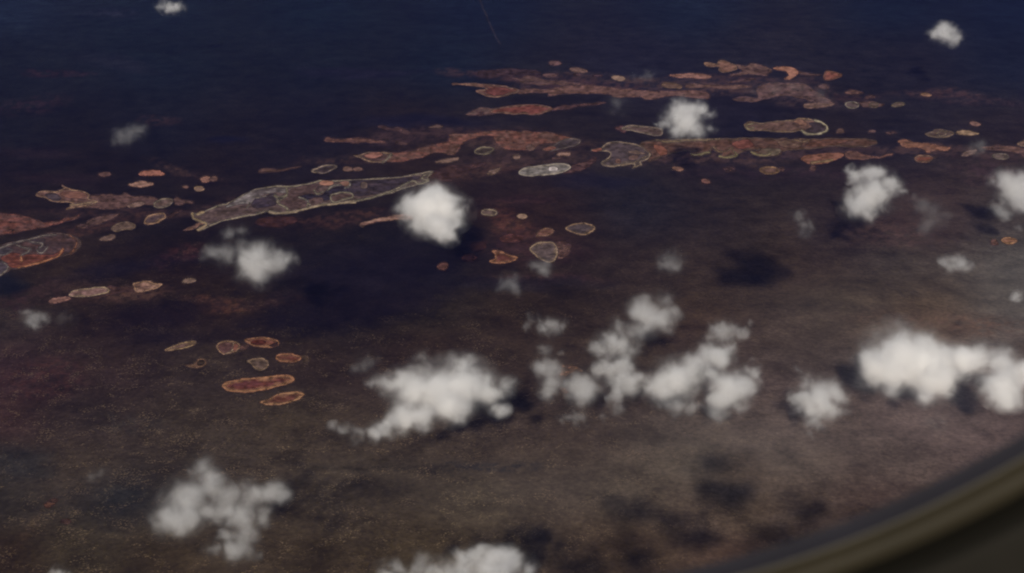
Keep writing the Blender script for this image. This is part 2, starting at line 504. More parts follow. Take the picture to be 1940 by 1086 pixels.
pan('F', '-60,545 0,525 120,490 250,465 350,435 460,428 560,440 620,470 640,510 600,570 530,600 450,622 330,660 200,702 90,712 60,728 0,760 -60,800', 'marbled salt pan of red mud and grey pools at the picture edge', (82, 61, 61), (92, 74, 70), 2.2, (72, 58, 62), jag=.8,
    extra=[('red_mud', 'F', '10,622 95,585 180,592 300,598 420,598 498,556 478,602 335,652 150,698 75,685', (112, 64, 54), 0, (96, 58, 54)), ('shallow_pool', 'F', '-50,560 60,540 90,560 40,590 -50,600', (72, 66, 74)),
           ('shallow_pool', 'F', '-50,660 30,655 62,690 30,730 -50,765', (78, 70, 78)), ('shallow_pool', 'F', '240,490 320,470 360,480 330,505 270,510', (68, 58, 64)), ('shallow_pool', 'F', '300,540 350,520 365,545 320,580', (70, 60, 64)),
           ('salt_crust', 'F', '0,545 120,502 250,472 360,442 440,440/130,520 190,545 240,550 215,580 165,608/230,490 335,510 292,560 330,582 372,540/0,600 50,590 100,562/20,648 62,690 40,730 -20,765', (118, 106, 101), 2.6),
           ('salt_crust', 'F', '150,700 330,655 400,630 465,604 500,548/165,610 175,650 160,640', (166, 112, 84), 3.0), ('salt_crust', 'F', '545,440 600,480 605,530 560,585', (112, 78, 64), 4)])
flat('F', '690,330 800,290 935,268 905,300 785,350 712,362', 'brown leaf shaped flat between the rusty flat and the dark scrub', (84, 64, 61), (72, 56, 56))
flat('F', 'o 650,375 50,19 -6', 'dim brown smudge beside the leaf shaped flat', (66, 50, 51))
pan('F', 'o 1230,310 92,38 -19', 'dark oval pan with a bright rim pointing at the great pale lake', (78, 64, 68), (154, 120, 98), 3.0)
flat('F', '1310,295 1440,240 1405,272 1330,312', 'dim tail behind the dark oval pan with the bright rim', (60, 44, 47))
pan('F', '885,385 930,350 1010,335 1070,360 1050,395 975,400 920,418', 'plain tan oval pan below the bright rimmed dark oval', (102, 84, 74), (112, 92, 80), 2)
flat('F', '785,475 880,435 922,447 880,477 830,487', 'tan streak with a bright tip beneath the plain tan oval', (90, 74, 68))
# --- south of the marbled lake
pan('F', '545,912 580,882 680,865 820,853 862,875 830,905 700,926 600,926', 'pale pink pan like a fish with a frayed tail, alone on dark ground', (132, 103, 95), (160, 136, 112), 2.4)
flat('F', '860,848 960,850 1050,868 1040,892 900,905 835,925', 'dim brown fan joining the pale pink fish pan to the mottled one', (72, 52, 50), (58, 42, 44), cover=.8)
pan('F', '1060,823 1180,808 1275,832 1200,872 1080,886', 'mottled cream pan with a short pointed end', (112, 84, 74), (160, 124, 102), 3.4, (158, 124, 102), jag=1.4)
pan('F', '385,966 430,940 540,933 547,955 430,980', 'small pinkish pan just below the pale pink fish pan', (114, 84, 76))
pan('F', 'o 1500,799 54,22 -4', 'small faded tan pan past the mottled cream one', (98, 82, 72))
# --- specks north of the arrowhead
pan('S', '800,80 880,67 935,84 918,98 810,98', 'bright pink bar of clay, upper of the specks above the arrowhead', (126, 83, 70))
pan('S', 'o 600,92 38,14 -4', 'faint brown speck farthest out from the pink bar', (78, 58, 58))
pan('S', '735,150 800,132 860,140 878,152 820,166 770,161', 'tan pan with ragged ends right under the pink clay bar', (130, 100, 86))
pan('S', 'o 1175,121 30,18 -10', 'rounded pinkish pan between the ragged tan one and the great lake', (118, 86, 76))
pan('S', 'o 1220,118 24,15 0', 'dim brown pan touching the rounded pinkish one', (84, 64, 62))
pan('S', 'o 1138,173 28,13 0', 'tiny cream pan with a clean round outline near the great lake', (118, 96, 84), (146, 118, 98), 2.2)
pan('S', 'o 1060,164 18,9 0', 'tiny dim dot beside the cream round pan', (92, 70, 66))
pan('S', '1475,76 1520,58 1600,63 1720,47 1605,73 1500,81', 'thin tan streak lying above the great pale lake', (106, 82, 75), (86, 64, 64))
# --- the great pale lake
pan('A', '95,366 150,374 180,355 270,312 340,296 400,270 470,230 560,190 640,178 720,163 790,166 860,160 960,145 1030,126 1100,130 1200,122 1340,118 1480,108 1640,95 1760,72 1860,58 1830,100 1830,128 1760,152 1640,185 1560,215 1440,245 1290,280 1140,297 1000,314 900,340 800,364 700,362 655,352 560,374 430,400 320,422 240,452 150,494 130,482 190,446 150,424 100,402',
    'great pale salt lake with grey pools and curling white crusts, largest of all', (96, 80, 77), (140, 126, 110), 2.4, (84, 70, 70), jag=.7,
    extra=[('pale_crust', 'A', '345,318 470,238 560,197 700,182 782,183 775,215 700,207 620,228 560,255 520,290 430,300', (128, 124, 118), 0, (100, 92, 92)), ('shallow_pool', 'A', '530,302 565,258 620,242 700,224 722,262 705,300 640,315 560,326', (62, 54, 68), 0, (72, 62, 72)),
           ('mudflat', 'A', '785,212 900,168 1015,152 1008,190 1030,215 900,240 882,252 938,278 955,310 850,332 765,312 748,270', (94, 75, 73), 0, (84, 66, 66)),
           ('shallow_pool', 'A', '888,247 960,226 1040,236 1090,192 1190,165 1230,180 1250,205 1285,217 1112,226 1120,256 1060,270 1045,250 940,266', (50, 45, 60)),
           ('shallow_pool', 'A', '1245,132 1500,122 1690,100 1775,98 1700,132 1600,172 1480,212 1380,232 1280,232 1240,200', (60, 53, 65), 0, (68, 58, 66)),
           ('mud_island', 'A', '1120,226 1200,213 1264,222 1270,246 1200,263 1140,286 1110,256', (88, 70, 68)), ('mud_island', 'A', '950,272 1000,250 1050,255 1050,286 1000,305 945,311', (90, 72, 70)),
           ('mud_island', 'A', '1030,140 1060,128 1130,135 1120,155 1050,158', (156, 112, 90)), ('mud_island', 'A', 'o 1355,158 26,26 0', (98, 84, 78)), ('mud_island', 'A', '1180,140 1240,130 1250,160 1215,165', (132, 98, 84)),
           ('salt_crust', 'A', '785,180 785,235 725,262 735,300 790,328 790,360/700,240 745,262', (134, 122, 104), 4.4), ('salt_crust', 'A', '660,355 720,367 860,350 1000,314 1140,296 1290,280', (158, 138, 116), 3.4),
           ('salt_crust', 'A', '1290,278 1440,243 1590,188 1640,160 1720,130 1760,150 1830,128 1780,105 1850,62/1115,228 1200,212 1266,222 1270,248 1205,264 1142,286 1112,256 1118,230/945,272 940,310/990,195 1015,222 1060,205', (132, 120, 104), 2.2),
           ('salt_crust', 'A', '1090,195 1130,165 1190,155/880,248 935,272 960,300/1240,130 1255,160 1215,180', (126, 116, 106), 2.2), ('salt_crust', 'A', '95,366 110,402 150,425 200,446 140,490/180,355 130,372', (160, 136, 108), 3), ('salt_crust', 'A', '520,290 500,325/560,255 640,240', (118, 106, 98), 2)])
flat('A', '30,492 60,470 110,455 170,430 185,440 130,465 70,488', 'forked brown spit at the narrow end of the great lake', (120, 92, 78), (90, 68, 64))
flat('E', '1050,470 1150,430 1260,405 1420,405 1560,380 1480,430 1350,480 1240,540 1050,580 960,570 1010,540', 'brown flat spreading from the far tip of the great lake', (70, 50, 50), (58, 43, 48), cover=.85)
flat('A', '560,420 700,390 850,400 840,440 700,468 580,450', 'reddish stain on the dark ground beneath the great lake', (66, 42, 44), (54, 36, 42), cover=.8)
flat('T', '125,196 180,175 240,160 330,145 420,140 420,165 330,170 240,180 150,203', 'tan spit of bare clay reaching under the round bright cloud', (124, 98, 84), (104, 78, 70))
pan('A', '972,56 1040,20 1120,11 1158,28 1110,55 1040,69', 'small dark eyed pan with a pale ring above the great lake', (64, 55, 62), (134, 116, 104), 2.2)
pan('A', 'o 1238,40 38,17 0', 'brown blob first in line after the dark eyed ringed pan', (94, 74, 68))
pan('A', 'o 1313,44 36,14 0', 'brown blob second in line after the dark eyed ringed pan', (90, 70, 65))
# --- the middle: boat shaped pan and the long brown arc
flat('E', '640,300 700,292 800,280 950,252 1080,212 1190,188 1240,122 1380,116 1600,92 1940,95 2150,110 2330,150 2280,190 2100,200 1960,262 1820,262 1720,250 1650,200 1610,140 1470,150 1350,200 1260,298 1100,292 950,332 800,366 650,372', 'long brown arc of bare ground sweeping away from the boat shaped pan', (86, 64, 59), (104, 68, 60))
pan('E', '345,318 380,318 430,296 520,288 600,284 690,302 660,340 610,374 500,375 420,345', 'boat shaped pan with a pink patch at the head of the brown arc', (80, 62, 63), (148, 120, 102), 2.6, extra=[('mud_island', 'E', '445,312 550,286 605,300 560,325 500,338', (142, 98, 84)), ('salt_crust', 'E', '690,300 655,345 610,374', (130, 116, 104), 3)])
flat('E', '70,182 95,146 130,150 250,166 420,152 620,190 560,202 300,196 120,192', 'thin brown streak with a blunt tip above the boat shaped pan', (96, 69, 64), (80, 58, 58))
flat('E', '555,50 600,40 680,62 760,55 860,100 800,115 700,80 620,70', 'ragged dim brown patch over the thin brown streak', (68, 51, 54), cover=.8)
pan('E', '1030,55 1090,35 1170,45 1120,64', 'small dull pan above the start of the brown arc', (82, 66, 65))
flat('E', 'o 780,198 60,18 8', 'dull brown blot between the thin streak and the brown arc', (66, 50, 52))
pan('E', '1095,370 1180,345 1290,334 1302,350 1230,375 1120,383', 'tan leaf shaped pan below the brown arc', (98, 80, 71))
pan('E', 'o 1540,270 88,37 -8', 'grey hollow pan with a pale ring inside the bend of the brown arc', (66, 57, 58), (130, 115, 98), 2.8)
pan('E', 'o 1840,328 32,18 -6', 'tiny tan dot past the grey hollow pan with the pale ring', (96, 80, 72))
pan('E', '1565,485 1590,455 1640,440 1695,428 1645,476 1590,493', 'small comma shaped tan pan between the great lake and the pale slug', (96, 80, 72))
pan('Q', '1035,985 1075,960 1180,945 1290,938 1330,955 1280,985 1180,1000 1060,1004', 'whitish slug shaped pan, palest of all, with a bright spot', (124, 121, 114), (164, 150, 136), 2.2, extra=[('pale_crust', 'Q', 'o 1232,965 26,12 -4', (196, 190, 180))])
flat('Q', '1290,985 1330,950 1400,930 1480,900 1430,955 1330,990', 'brown tail dragging behind the whitish slug shaped pan', (80, 60, 59), (66, 48, 52))
pan('B', '915,892 1000,860 1100,800 1180,788 1252,798 1252,825 1180,866 1060,890 980,902', 'grey seed shaped pan with a reddish point', (73, 64, 69), (118, 102, 94), 2.2, extra=[('mud_island', 'B', '920,890 985,866 1030,872 985,896', (128, 86, 74))])
pan('B', '1045,930 1100,918 1165,922 1150,945 1070,948', 'small cream bar under the grey seed shaped pan', (122, 98, 86))
flat('B', 'o 1040,975 40,16 0', 'dim smudge under the small cream bar', (74, 57, 58))
pan('B', 'o 672,958 30,17 -8', 'little tan pan between the ringed hollow and the cream bar', (102, 84, 75))
flat('B', 'o 800,870 36,24 0', 'dull blot on the brown arc near the seed shaped pan', (88, 70, 65))
pan('B', '1360,895 1440,878 1500,835 1570,818 1700,830 1820,860 1890,900 1902,950 1860,985 1810,1000 1822,1030 1740,1062 1760,1030 1700,1020 1620,1036 1560,1050 1480,1040 1450,1015 1480,990 1530,955 1532,920 1490,905', 'grey lake shaped like a boot with a white shoreline and small islands', (78, 68, 72), (142, 122, 106), 2.6, jag=.7,
    extra=[('mud_island', 'B', '1700,912 1780,903 1850,925 1780,932', (118, 98, 88)), ('mud_island', 'B', 'o 1745,962 44,20 -8', (108, 86, 80)), ('mud_island', 'B', 'o 1605,998 24,19 0', (114, 86, 76)), ('mud_island', 'B', '1368,896 1440,880 1450,895 1400,905', (142, 92, 78)), ('salt_crust', 'B', '1640,1035 1720,1020 1800,985 1860,950', (136, 116, 100), 2)])
# --- far group
pan('B', '300,355 390,337 355,315 220,302 90,282 100,295 220,285 330,288 450,298 570,310 692,350 600,385 510,403 400,400', 'pinkish fish shaped pan with a whiskered snout far out', (112, 71, 67), (126, 98, 87), 2.8, extra=[('red_mud', 'B', '395,350 470,330 560,325 610,350 530,385 450,385', (108, 64, 62))])
flat('B', '700,378 710,330 780,330 940,340 1080,310 1180,295 1400,300 1560,320 1700,335 1940,350 2140,348 2380,352 2450,380 2440,420 2320,420 2160,398 2050,400 1940,425 1850,428 1820,408 1700,410 1560,405 1530,385 1400,375 1260,375 1100,375 980,398 960,380 940,366 820,366', 'long wavy brown band running from the whiskered fish to the hazy flats', (99, 74, 69), (88, 66, 65), jag=1.2)
flat('B', '590,222 700,236 760,210 860,225 950,250 1120,262 1240,275 1300,292 1150,296 900,296 760,287 700,266', 'brown wedge lying just above the long wavy band', (84, 65, 65), (74, 57, 61))
flat('B', '320,180 450,160 640,150 860,170 880,200 700,205 560,215 400,235 330,215', 'faint reddish mottling above the whiskered fish pan', (54, 42, 52), (66, 50, 58), cover=.7)
pan('B', '430,546 500,510 620,490 800,478 920,485 1003,515 930,548 820,568 740,555 650,566 540,556', 'smooth red lens shaped pan, reddest of the far group', (118, 68, 64), (122, 94, 82), 2.2)
flat('B', '990,525 1080,492 1150,485 1450,460 1455,470 1300,487 1100,522', 'thin brown tail drawn out from the red lens', (82, 60, 61), (68, 50, 56))
flat('B', '205,562 320,512 430,512 500,530 450,565 320,577', 'mottled tail on the snout side of the red lens', (70, 52, 57), (92, 74, 72), cover=.85)
pan('B', '970,85 1040,74 1092,100 1040,121 985,110', 'dull pan highest above the brown wedge', (84, 64, 68))
pan('B', 'o 1245,162 82,22 7', 'tan oblong pan alone above the brown wedge', (97, 77, 73))
flat('B', 'o 980,208 72,19 0', 'dull flat between the brown wedge and the highest dull pan', (85, 65, 67))
flat('B', 'o 1230,203 42,15 0', 'faint brown spot under the tan oblong pan', (66, 51, 58))
flat('B', 'o 1420,215 42,12 0', 'faintest brown spot between the oblong pan and the yellowish one', (58, 45, 54))
pan('B', 'o 1610,236 62,22 5', 'yellowish oval pan near a scrap of blue mist', (112, 94, 82))
pan('B', '1640,700 1720,668 1900,680 2000,700 2000,760 1880,748 1740,715', 'pale edged pan half hidden under the far round cloud', (96, 79, 77), (142, 124, 110), 2.2)
flat('B', '1580,690 1650,672 1700,700 1660,735 1600,712', 'reddish point in front of the half hidden pale edged pan', (74, 52, 56))
pan('C', '240,205 330,195 480,190 620,215 560,240 420,232 300,225', 'pink spindle pan with clean ends over the far round cloud', (116, 85, 77))
pan('C', '165,295 240,275 342,305 320,326 220,318', 'short pale clay pan beneath the pink spindle', (104, 82, 74), (132, 104, 86), 2)
flat('C', '375,302 410,288 520,290 700,298 880,298 980,320 800,335 600,326 430,320', 'straight tan strip running on from the short pale clay pan', (95, 74, 68), (82, 63, 62))
pan('C', '550,95 600,90 680,105 690,75 740,71 790,95 850,120 850,150 740,181 685,162 690,130 600,127', 'crown shaped clay pan with a thin beak, highest of the far group', (122, 90, 78), (130, 102, 88), 1.8)
flat('C', '850,112 930,122 1000,100 1100,120 1180,155 1130,190 1110,212 980,202 850,214 790,206 900,172', 'brown clay spreading from the crown shaped pan', (82, 63, 64), (94, 74, 70))
flat('C', '760,270 880,240 1000,235 1020,255 900,268 800,285', 'faint brown sliver below the clay of the crown shaped pan', (74, 57, 62))
pan('C', '1190,145 1280,128 1385,150 1422,182 1390,212 1345,242 1288,236 1330,205 1300,172', 'clay pan curled like a hook', (130, 92, 76))
flat('C', '1420,170 1500,185 1640,205 1560,215 1440,205', 'faint brown drift between the hook and the red block', (74, 58, 62))
pan('C', '1658,242 1670,180 1720,171 1810,195 1800,226 1720,246', 'blunt red block of a pan at the end of the far group', (130, 80, 70), (122, 88, 78), 1.8)
flat('C', '820,432 930,400 1040,412 1030,350 1100,290 1300,275 1460,290 1560,340 1700,430 1740,472 1640,470 1500,440 1480,425 1300,400 1100,420 980,452', 'broad brown flats dulled by thin mist in the far group', (87, 67, 67), (76, 60, 64))
flat('C', '1470,490 1500,462 1720,465 1742,482 1600,511 1490,513', 'tan ledge at the lower corner of the misty flats', (101, 81, 75))
flat('C', '1600,310 1640,290 1690,310 1680,330 1630,320', 'small dull flake beyond the misty flats', (84, 66, 68))
pan('C', '922,668 970,633 1090,650 1230,630 1370,620 1430,604 1540,611 1640,645 1688,690 1650,731 1590,749 1500,746 1450,716 1380,726 1250,731 1100,716 975,716', 'brown spoon shaped pan whose bowl holds a dark pool ringed in white', (105, 81, 73), (128, 106, 90), 2, (92, 72, 68),
    extra=[('shallow_pool', 'C', '1480,722 1545,680 1520,650 1600,640 1670,680 1642,726 1580,742', (65, 56, 63)), ('salt_crust', 'C', '1450,716 1500,743 1590,749 1650,730 1686,690 1640,648 1570,620', (170, 156, 132), 2.6), ('mud_island', 'C', '1380,635 1440,615 1500,655 1470,670', (132, 98, 82)), ('salt_crust', 'C', '1010,690 960,700 940,670 1000,655', (132, 116, 94), 3)])
pan('C', '-40,842 100,805 230,800 400,800 560,795 750,790 1000,788 1300,790 1500,795 1700,790 1940,795 2100,800 2140,830 2060,860 1900,866 1700,862 1560,880 1350,896 1260,902 1240,936 1100,950 1040,940 980,915 1080,900 980,890 900,905 850,945 760,970 690,955 720,930 650,905 640,880 560,930 450,940 430,925 480,900 330,906 200,942 50,992 62,930', 'long ragged band of red clay fringed with pale salt below the far round cloud', (98, 71, 63), (104, 84, 74), 1.8, (86, 66, 62), jag=1.3,
    extra=[('red_mud', 'C', '90,850 180,870 210,930 140,930', (128, 82, 67)), ('red_mud', 'C', '820,830 950,800 1010,850 920,880 850,870', (114, 70, 62)), ('red_mud', 'C', '1480,840 1700,800 1880,810 1720,850 1560,865', (102, 72, 63)), ('pale_crust', 'C', '1060,900 1130,880 1240,890 1230,935 1100,945', (112, 100, 84), 0, (96, 78, 70)),
           ('pale_crust', 'C', '1230,820 1330,805 1450,830 1400,870 1290,870', (112, 90, 76), 0, (96, 74, 66)), ('salt_crust', 'C', '430,930 480,938 600,914/690,955 760,967 850,945 842,915/980,913 1050,940 1120,946 1165,926', (132, 118, 92), 3), ('salt_crust', 'C', '110,800 200,820 330,808 500,803 700,793', (126, 106, 88), 3), ('salt_crust', 'C', '640,870 690,905 760,908 800,880 830,910/1380,800 1450,820 1520,800', (126, 102, 84), 2)])
pan('C', '1443,976 1500,945 1640,930 1790,924 1832,940 1760,986 1650,1016 1540,1022 1480,1002', 'orange brown slug pan with a pale lower lip', (125, 85, 71), extra=[('salt_crust', 'C', '1540,1010 1650,1000 1735,985', (146, 118, 92), 4)])
flat('D', '195,946 250,925 330,936 430,960 520,966 640,940 622,962 480,986 330,1000 220,986', 'brown flat chained behind the orange slug pan', (99, 71, 63), (88, 65, 61))
flat('D', '205,366 280,345 372,376 300,391 225,386', 'dull brown flake above the two ringed pans of the far edge', (84, 63, 62))
pan('D', 'o 270,488 63,33 2', 'grey pan with a clear pale ring, first of the chained rings', (90, 78, 78), (138, 125, 112), 2.4)
flat('D', '335,460 430,458 550,478 520,500 380,505', 'brown link between the two chained ring pans', (82, 64, 63))
pan('D', 'o 475,490 42,25 -5', 'smaller ringed pan at the end of the brown link', (98, 82, 76), (124, 104, 92), 2)
flat('D', 'o 435,418 52,16 -6', 'faint brown fleck above the brown link', (66, 50, 55))
pan('D', 'o 700,485 60,20 -7', 'lone leaf pan with a thin rim beyond the chained rings', (90, 76, 72), (124, 108, 93), 1.8)
pan('D', 'o 965,393 52,16 2', 'small orange tan pan inside a faint reddish halo', (112, 86, 70))
flat('D', 'o 155,735 40,24 0', 'dull tan dot nearest the spoon bowl', (86, 68, 67))
flat('D', 'o 455,740 40,16 0', 'dull tan dot midway between the spoon and the eye pan', (76, 60, 62))
flat('D', '585,745 640,735 685,755 620,768', 'dull brown dash halfway to the eye pan', (72, 56, 60))
pan('D', '958,766 1030,740 1060,718 1180,730 1218,760 1150,792 1070,797', 'eye shaped pan with a ring within its ring', (86, 71, 69), (128, 108, 94), 1.8, extra=[('salt_crust', 'D', '1060,757 1085,737 1130,737 1150,757 1125,778 1085,778 1060,757', (124, 106, 92), 1.8)])
pan('D', '1243,747 1300,727 1380,740 1455,758 1380,771 1280,766', 'yellowish leaf pan following the eye shaped one', (132, 112, 88))
pan('D', 'o 1420,665 50,20 15', 'tilted brown pan above the yellowish leaf', (94, 72, 67))
flat('D', '700,830 760,813 860,840 980,850 1090,875 1185,890 1150,916 1000,912 980,927 880,887 770,892 720,866', 'orange tan streak with a ragged belly beyond the red clay band', (121, 85, 68), (104, 76, 66))
pan('D', '858,985 900,958 1000,965 1022,990 970,1026 885,1022', 'reddish bean pan under the ragged orange streak', (120, 74, 62), (128, 101, 87), 2.4)
flat('D', 'o 1060,975 26,22 0', 'dim ring stuck to the reddish bean pan', (62, 52, 58))
pan('D', '1295,962 1340,925 1430,905 1420,940 1330,971', 'tan spike poking out under a scrap of bluish mist', (97, 81, 76))
pan('D', 'o 1660,973 76,29 3', 'greyish ringed pan at the foot of the sloping brown flat', (92, 80, 76), (122, 108, 98), 2)
flat('D', '1470,895 1620,870 1750,875 1880,900 1990,930 1990,1040 1860,965 1750,922 1600,912', 'sloping brown flat running out at the picture edge', (96, 73, 67), (84, 65, 64))
pan('D', '1813,850 1880,820 1990,812 1990,885 1860,870', 'tan pan cut by the picture edge above the sloping flat', (112, 88, 78), (130, 106, 92), 2)
pan('R', 'o 523,950 53,20 2', 'oval pan with an orange rim below the orange brown slug', (104, 80, 72), (144, 112, 87), 2.4)
flat('R', 'o 590,943 16,10 0', 'faint crumb beside the orange rimmed oval', (74, 56, 58))
flat('R', 'o 765,936 19,15 0', 'dull brown dot under the lip of the orange brown slug', (80, 60, 60))
flat('R', 'o 172,1010 26,14 6', 'isolated pinkish dot on the open scrub', (94, 67, 63))
pan('R', 'o 14,940 28,12 8', 'small orange pan near the toe of the boot lake', (122, 92, 77))
flat('R', 'o 300,945 34,14 0', 'dim blot midway between the boot lake and the orange rimmed oval', (60, 46, 52))
# --- the middle group of round pans
pan('T', 'o 865,129 47,20 4', 'oval ringed pan highest in the group beside the bright round cloud', (98, 82, 77), (136, 117, 101), 2.4)
pan('T', 'o 1050,150 28,13 0', 'tiny cream pan between the highest ringed oval and the dark eye', (122, 102, 85))
pan('T', '1135,256 1160,230 1210,219 1229,238 1190,262 1145,266', 'pinkish pebble pan just above the big grey triangle', (112, 79, 69), (134, 101, 84), 2)
pan('T', '1304,222 1330,200 1390,189 1450,199 1470,222 1440,249 1390,257 1340,243', 'dark eyed oval pan with a broad orange and white rim', (80, 71, 74), (148, 119, 97), 3.8)
pan('T', '1097,336 1130,305 1190,296 1236,305 1256,350 1245,395 1210,411 1160,396 1120,366', 'big grey triangular pan with a rounded pale rim', (92, 80, 79), (146, 122, 102), 3.4, jag=.6)
flat('T', '1245,305 1300,297 1335,325 1310,378 1262,390 1262,350', 'dim brown crescent hugging the big grey triangle', (74, 54, 54), (94, 72, 66), cover=.8)
pan('T', '883,350 940,352 980,370 1027,386 1000,409 930,419 868,411 905,385', 'red hearted pan with a notched orange rim', (99, 60, 55), (152, 108, 85), 4.2)
flat('T', 'o 750,386 44,20 -4', 'dim red blot next to the red hearted pan', (70, 44, 44))
flat('T', 'o 800,322 44,26 -10', 'dim red stain above the dim red blot', (60, 39, 43), cover=.8)
flat('T', 'o 600,437 34,18 -10', 'small orange red stain farthest from the red hearted pan', (74, 50, 48))
flat('T', '925,275 1000,250 1070,275 1010,300 950,298', 'dim red patch between the pebble pan and the red hearted one', (72, 46, 46), cover=.85)
pan('U', 'o 1858,283 41,18 3', 'small orange pan alone near the picture edge', (138, 99, 77), (156, 118, 90), 2.4)
flat('U', 'o 1775,290 22,15 0', 'faint orange crumb beside the lone orange pan', (88, 66, 60))
# --- the lower group of red pans
pan('G', '58,302 120,280 230,240 330,223 343,238 280,276 180,301 80,310', 'slim tan spindle pan apart from the red pans', (108, 83, 75), (152, 124, 97), 2.6)
pan('G', '533,270 580,233 650,224 720,238 748,275 722,312 660,336 600,346 558,316', 'round pan with a crescent scar, first of the upper pair', (92, 65, 63), (148, 116, 93), 3.4, extra=[('salt_crust', 'G', '688,250 692,290 660,325 620,340', (142, 118, 100), 2.4), ('mud_island', 'G', '700,250 735,270 715,305 695,310', (124, 80, 66))])
flat('G', 'o 790,283 40,26 -20', 'dim tan link between the crescent scarred pan and the red eye', (84, 62, 57), cover=.8)
pan('G', '797,215 860,200 960,190 1080,214 1108,245 1060,277 960,282 868,262', 'red eye of a pan with a toothed tan rim, topmost of the red pans', (116, 72, 60), (146, 106, 83), 3.6, extra=[('red_mud', 'G', 'o 920,237 62,22 0', (88, 46, 43)), ('shallow_pool', 'G', '1030,265 1090,240 1095,255 1050,275', (50, 36, 40))])
pan('G', '1078,375 1110,344 1200,337 1300,364 1308,390 1240,422 1150,417 1098,401', 'red brick shaped pan with a tan rim', (106, 60, 55), (154, 109, 84), 3.8)
flat('G', '1310,365 1370,355 1395,400 1350,415', 'drab olive smear at the end of the red brick pan', (70, 58, 50), cover=.8)
pan('G', '817,410 870,387 950,381 1003,405 1008,450 950,492 890,472 850,437', 'drab teardrop pan with a pale rim between the red pans', (88, 73, 65), (132, 108, 89), 3.4)
pan('G', '253,450 330,440 360,400 420,393 443,420 400,462 340,472', 'small comet shaped pan with a dark pit', (104, 79, 66), (112, 86, 70), 2, extra=[('shallow_pool', 'G', 'o 392,422 34,22 -20', (58, 48, 45))])
pan('G', '588,630 640,594 760,574 950,554 1130,538 1222,546 1253,580 1200,611 1080,647 960,677 830,694 700,692 620,672', 'longest red pan, a cigar with a bright tan rim', (106, 59, 54), (168, 121, 91), 6.2, (94, 54, 56), jag=.8)
pan('G', '938,786 1010,759 1100,714 1250,690 1334,704 1333,736 1250,771 1150,806 1010,812', 'lower red pan tapering to a point beneath the cigar', (104, 64, 55), (154, 115, 87), 5, jag=.9)
flat('W', '310,590 400,600 445,632 360,642 320,700 350,760 310,770 290,680', 'patch of orange earth glowing between two clouds', (112, 84, 64), (70, 56, 52), cover=.75)
flat('V', '250,702 300,664 322,680 270,716', 'small rust red patch on the near scrub', (84, 57, 49), (66, 50, 46))
flat('V', '340,800 370,780 400,790 380,810', 'dim rust stain below the rust red patch', (66, 49, 46), cover=.8)
flat('V', 'o 430,742 20,10 -10', 'pale olive crumb beside the rust red patch', (72, 64, 54), cover=.8)


# ------------------------------------------------------------------ the faint track far off
def track():
    o = sheet('dirt_track', [(np.array([(905, -20), (912, 8), (922, 30), (930, 50), (937, 66), (948, 84)], float), 1.1)], (56, 54, 70), 1.5, 'mud', .5, None, .7)
    o['kind'] = 'structure'


track()

# ------------------------------------------------------------------ clouds
CLOUDS = 'small white clouds drifting above the plain'


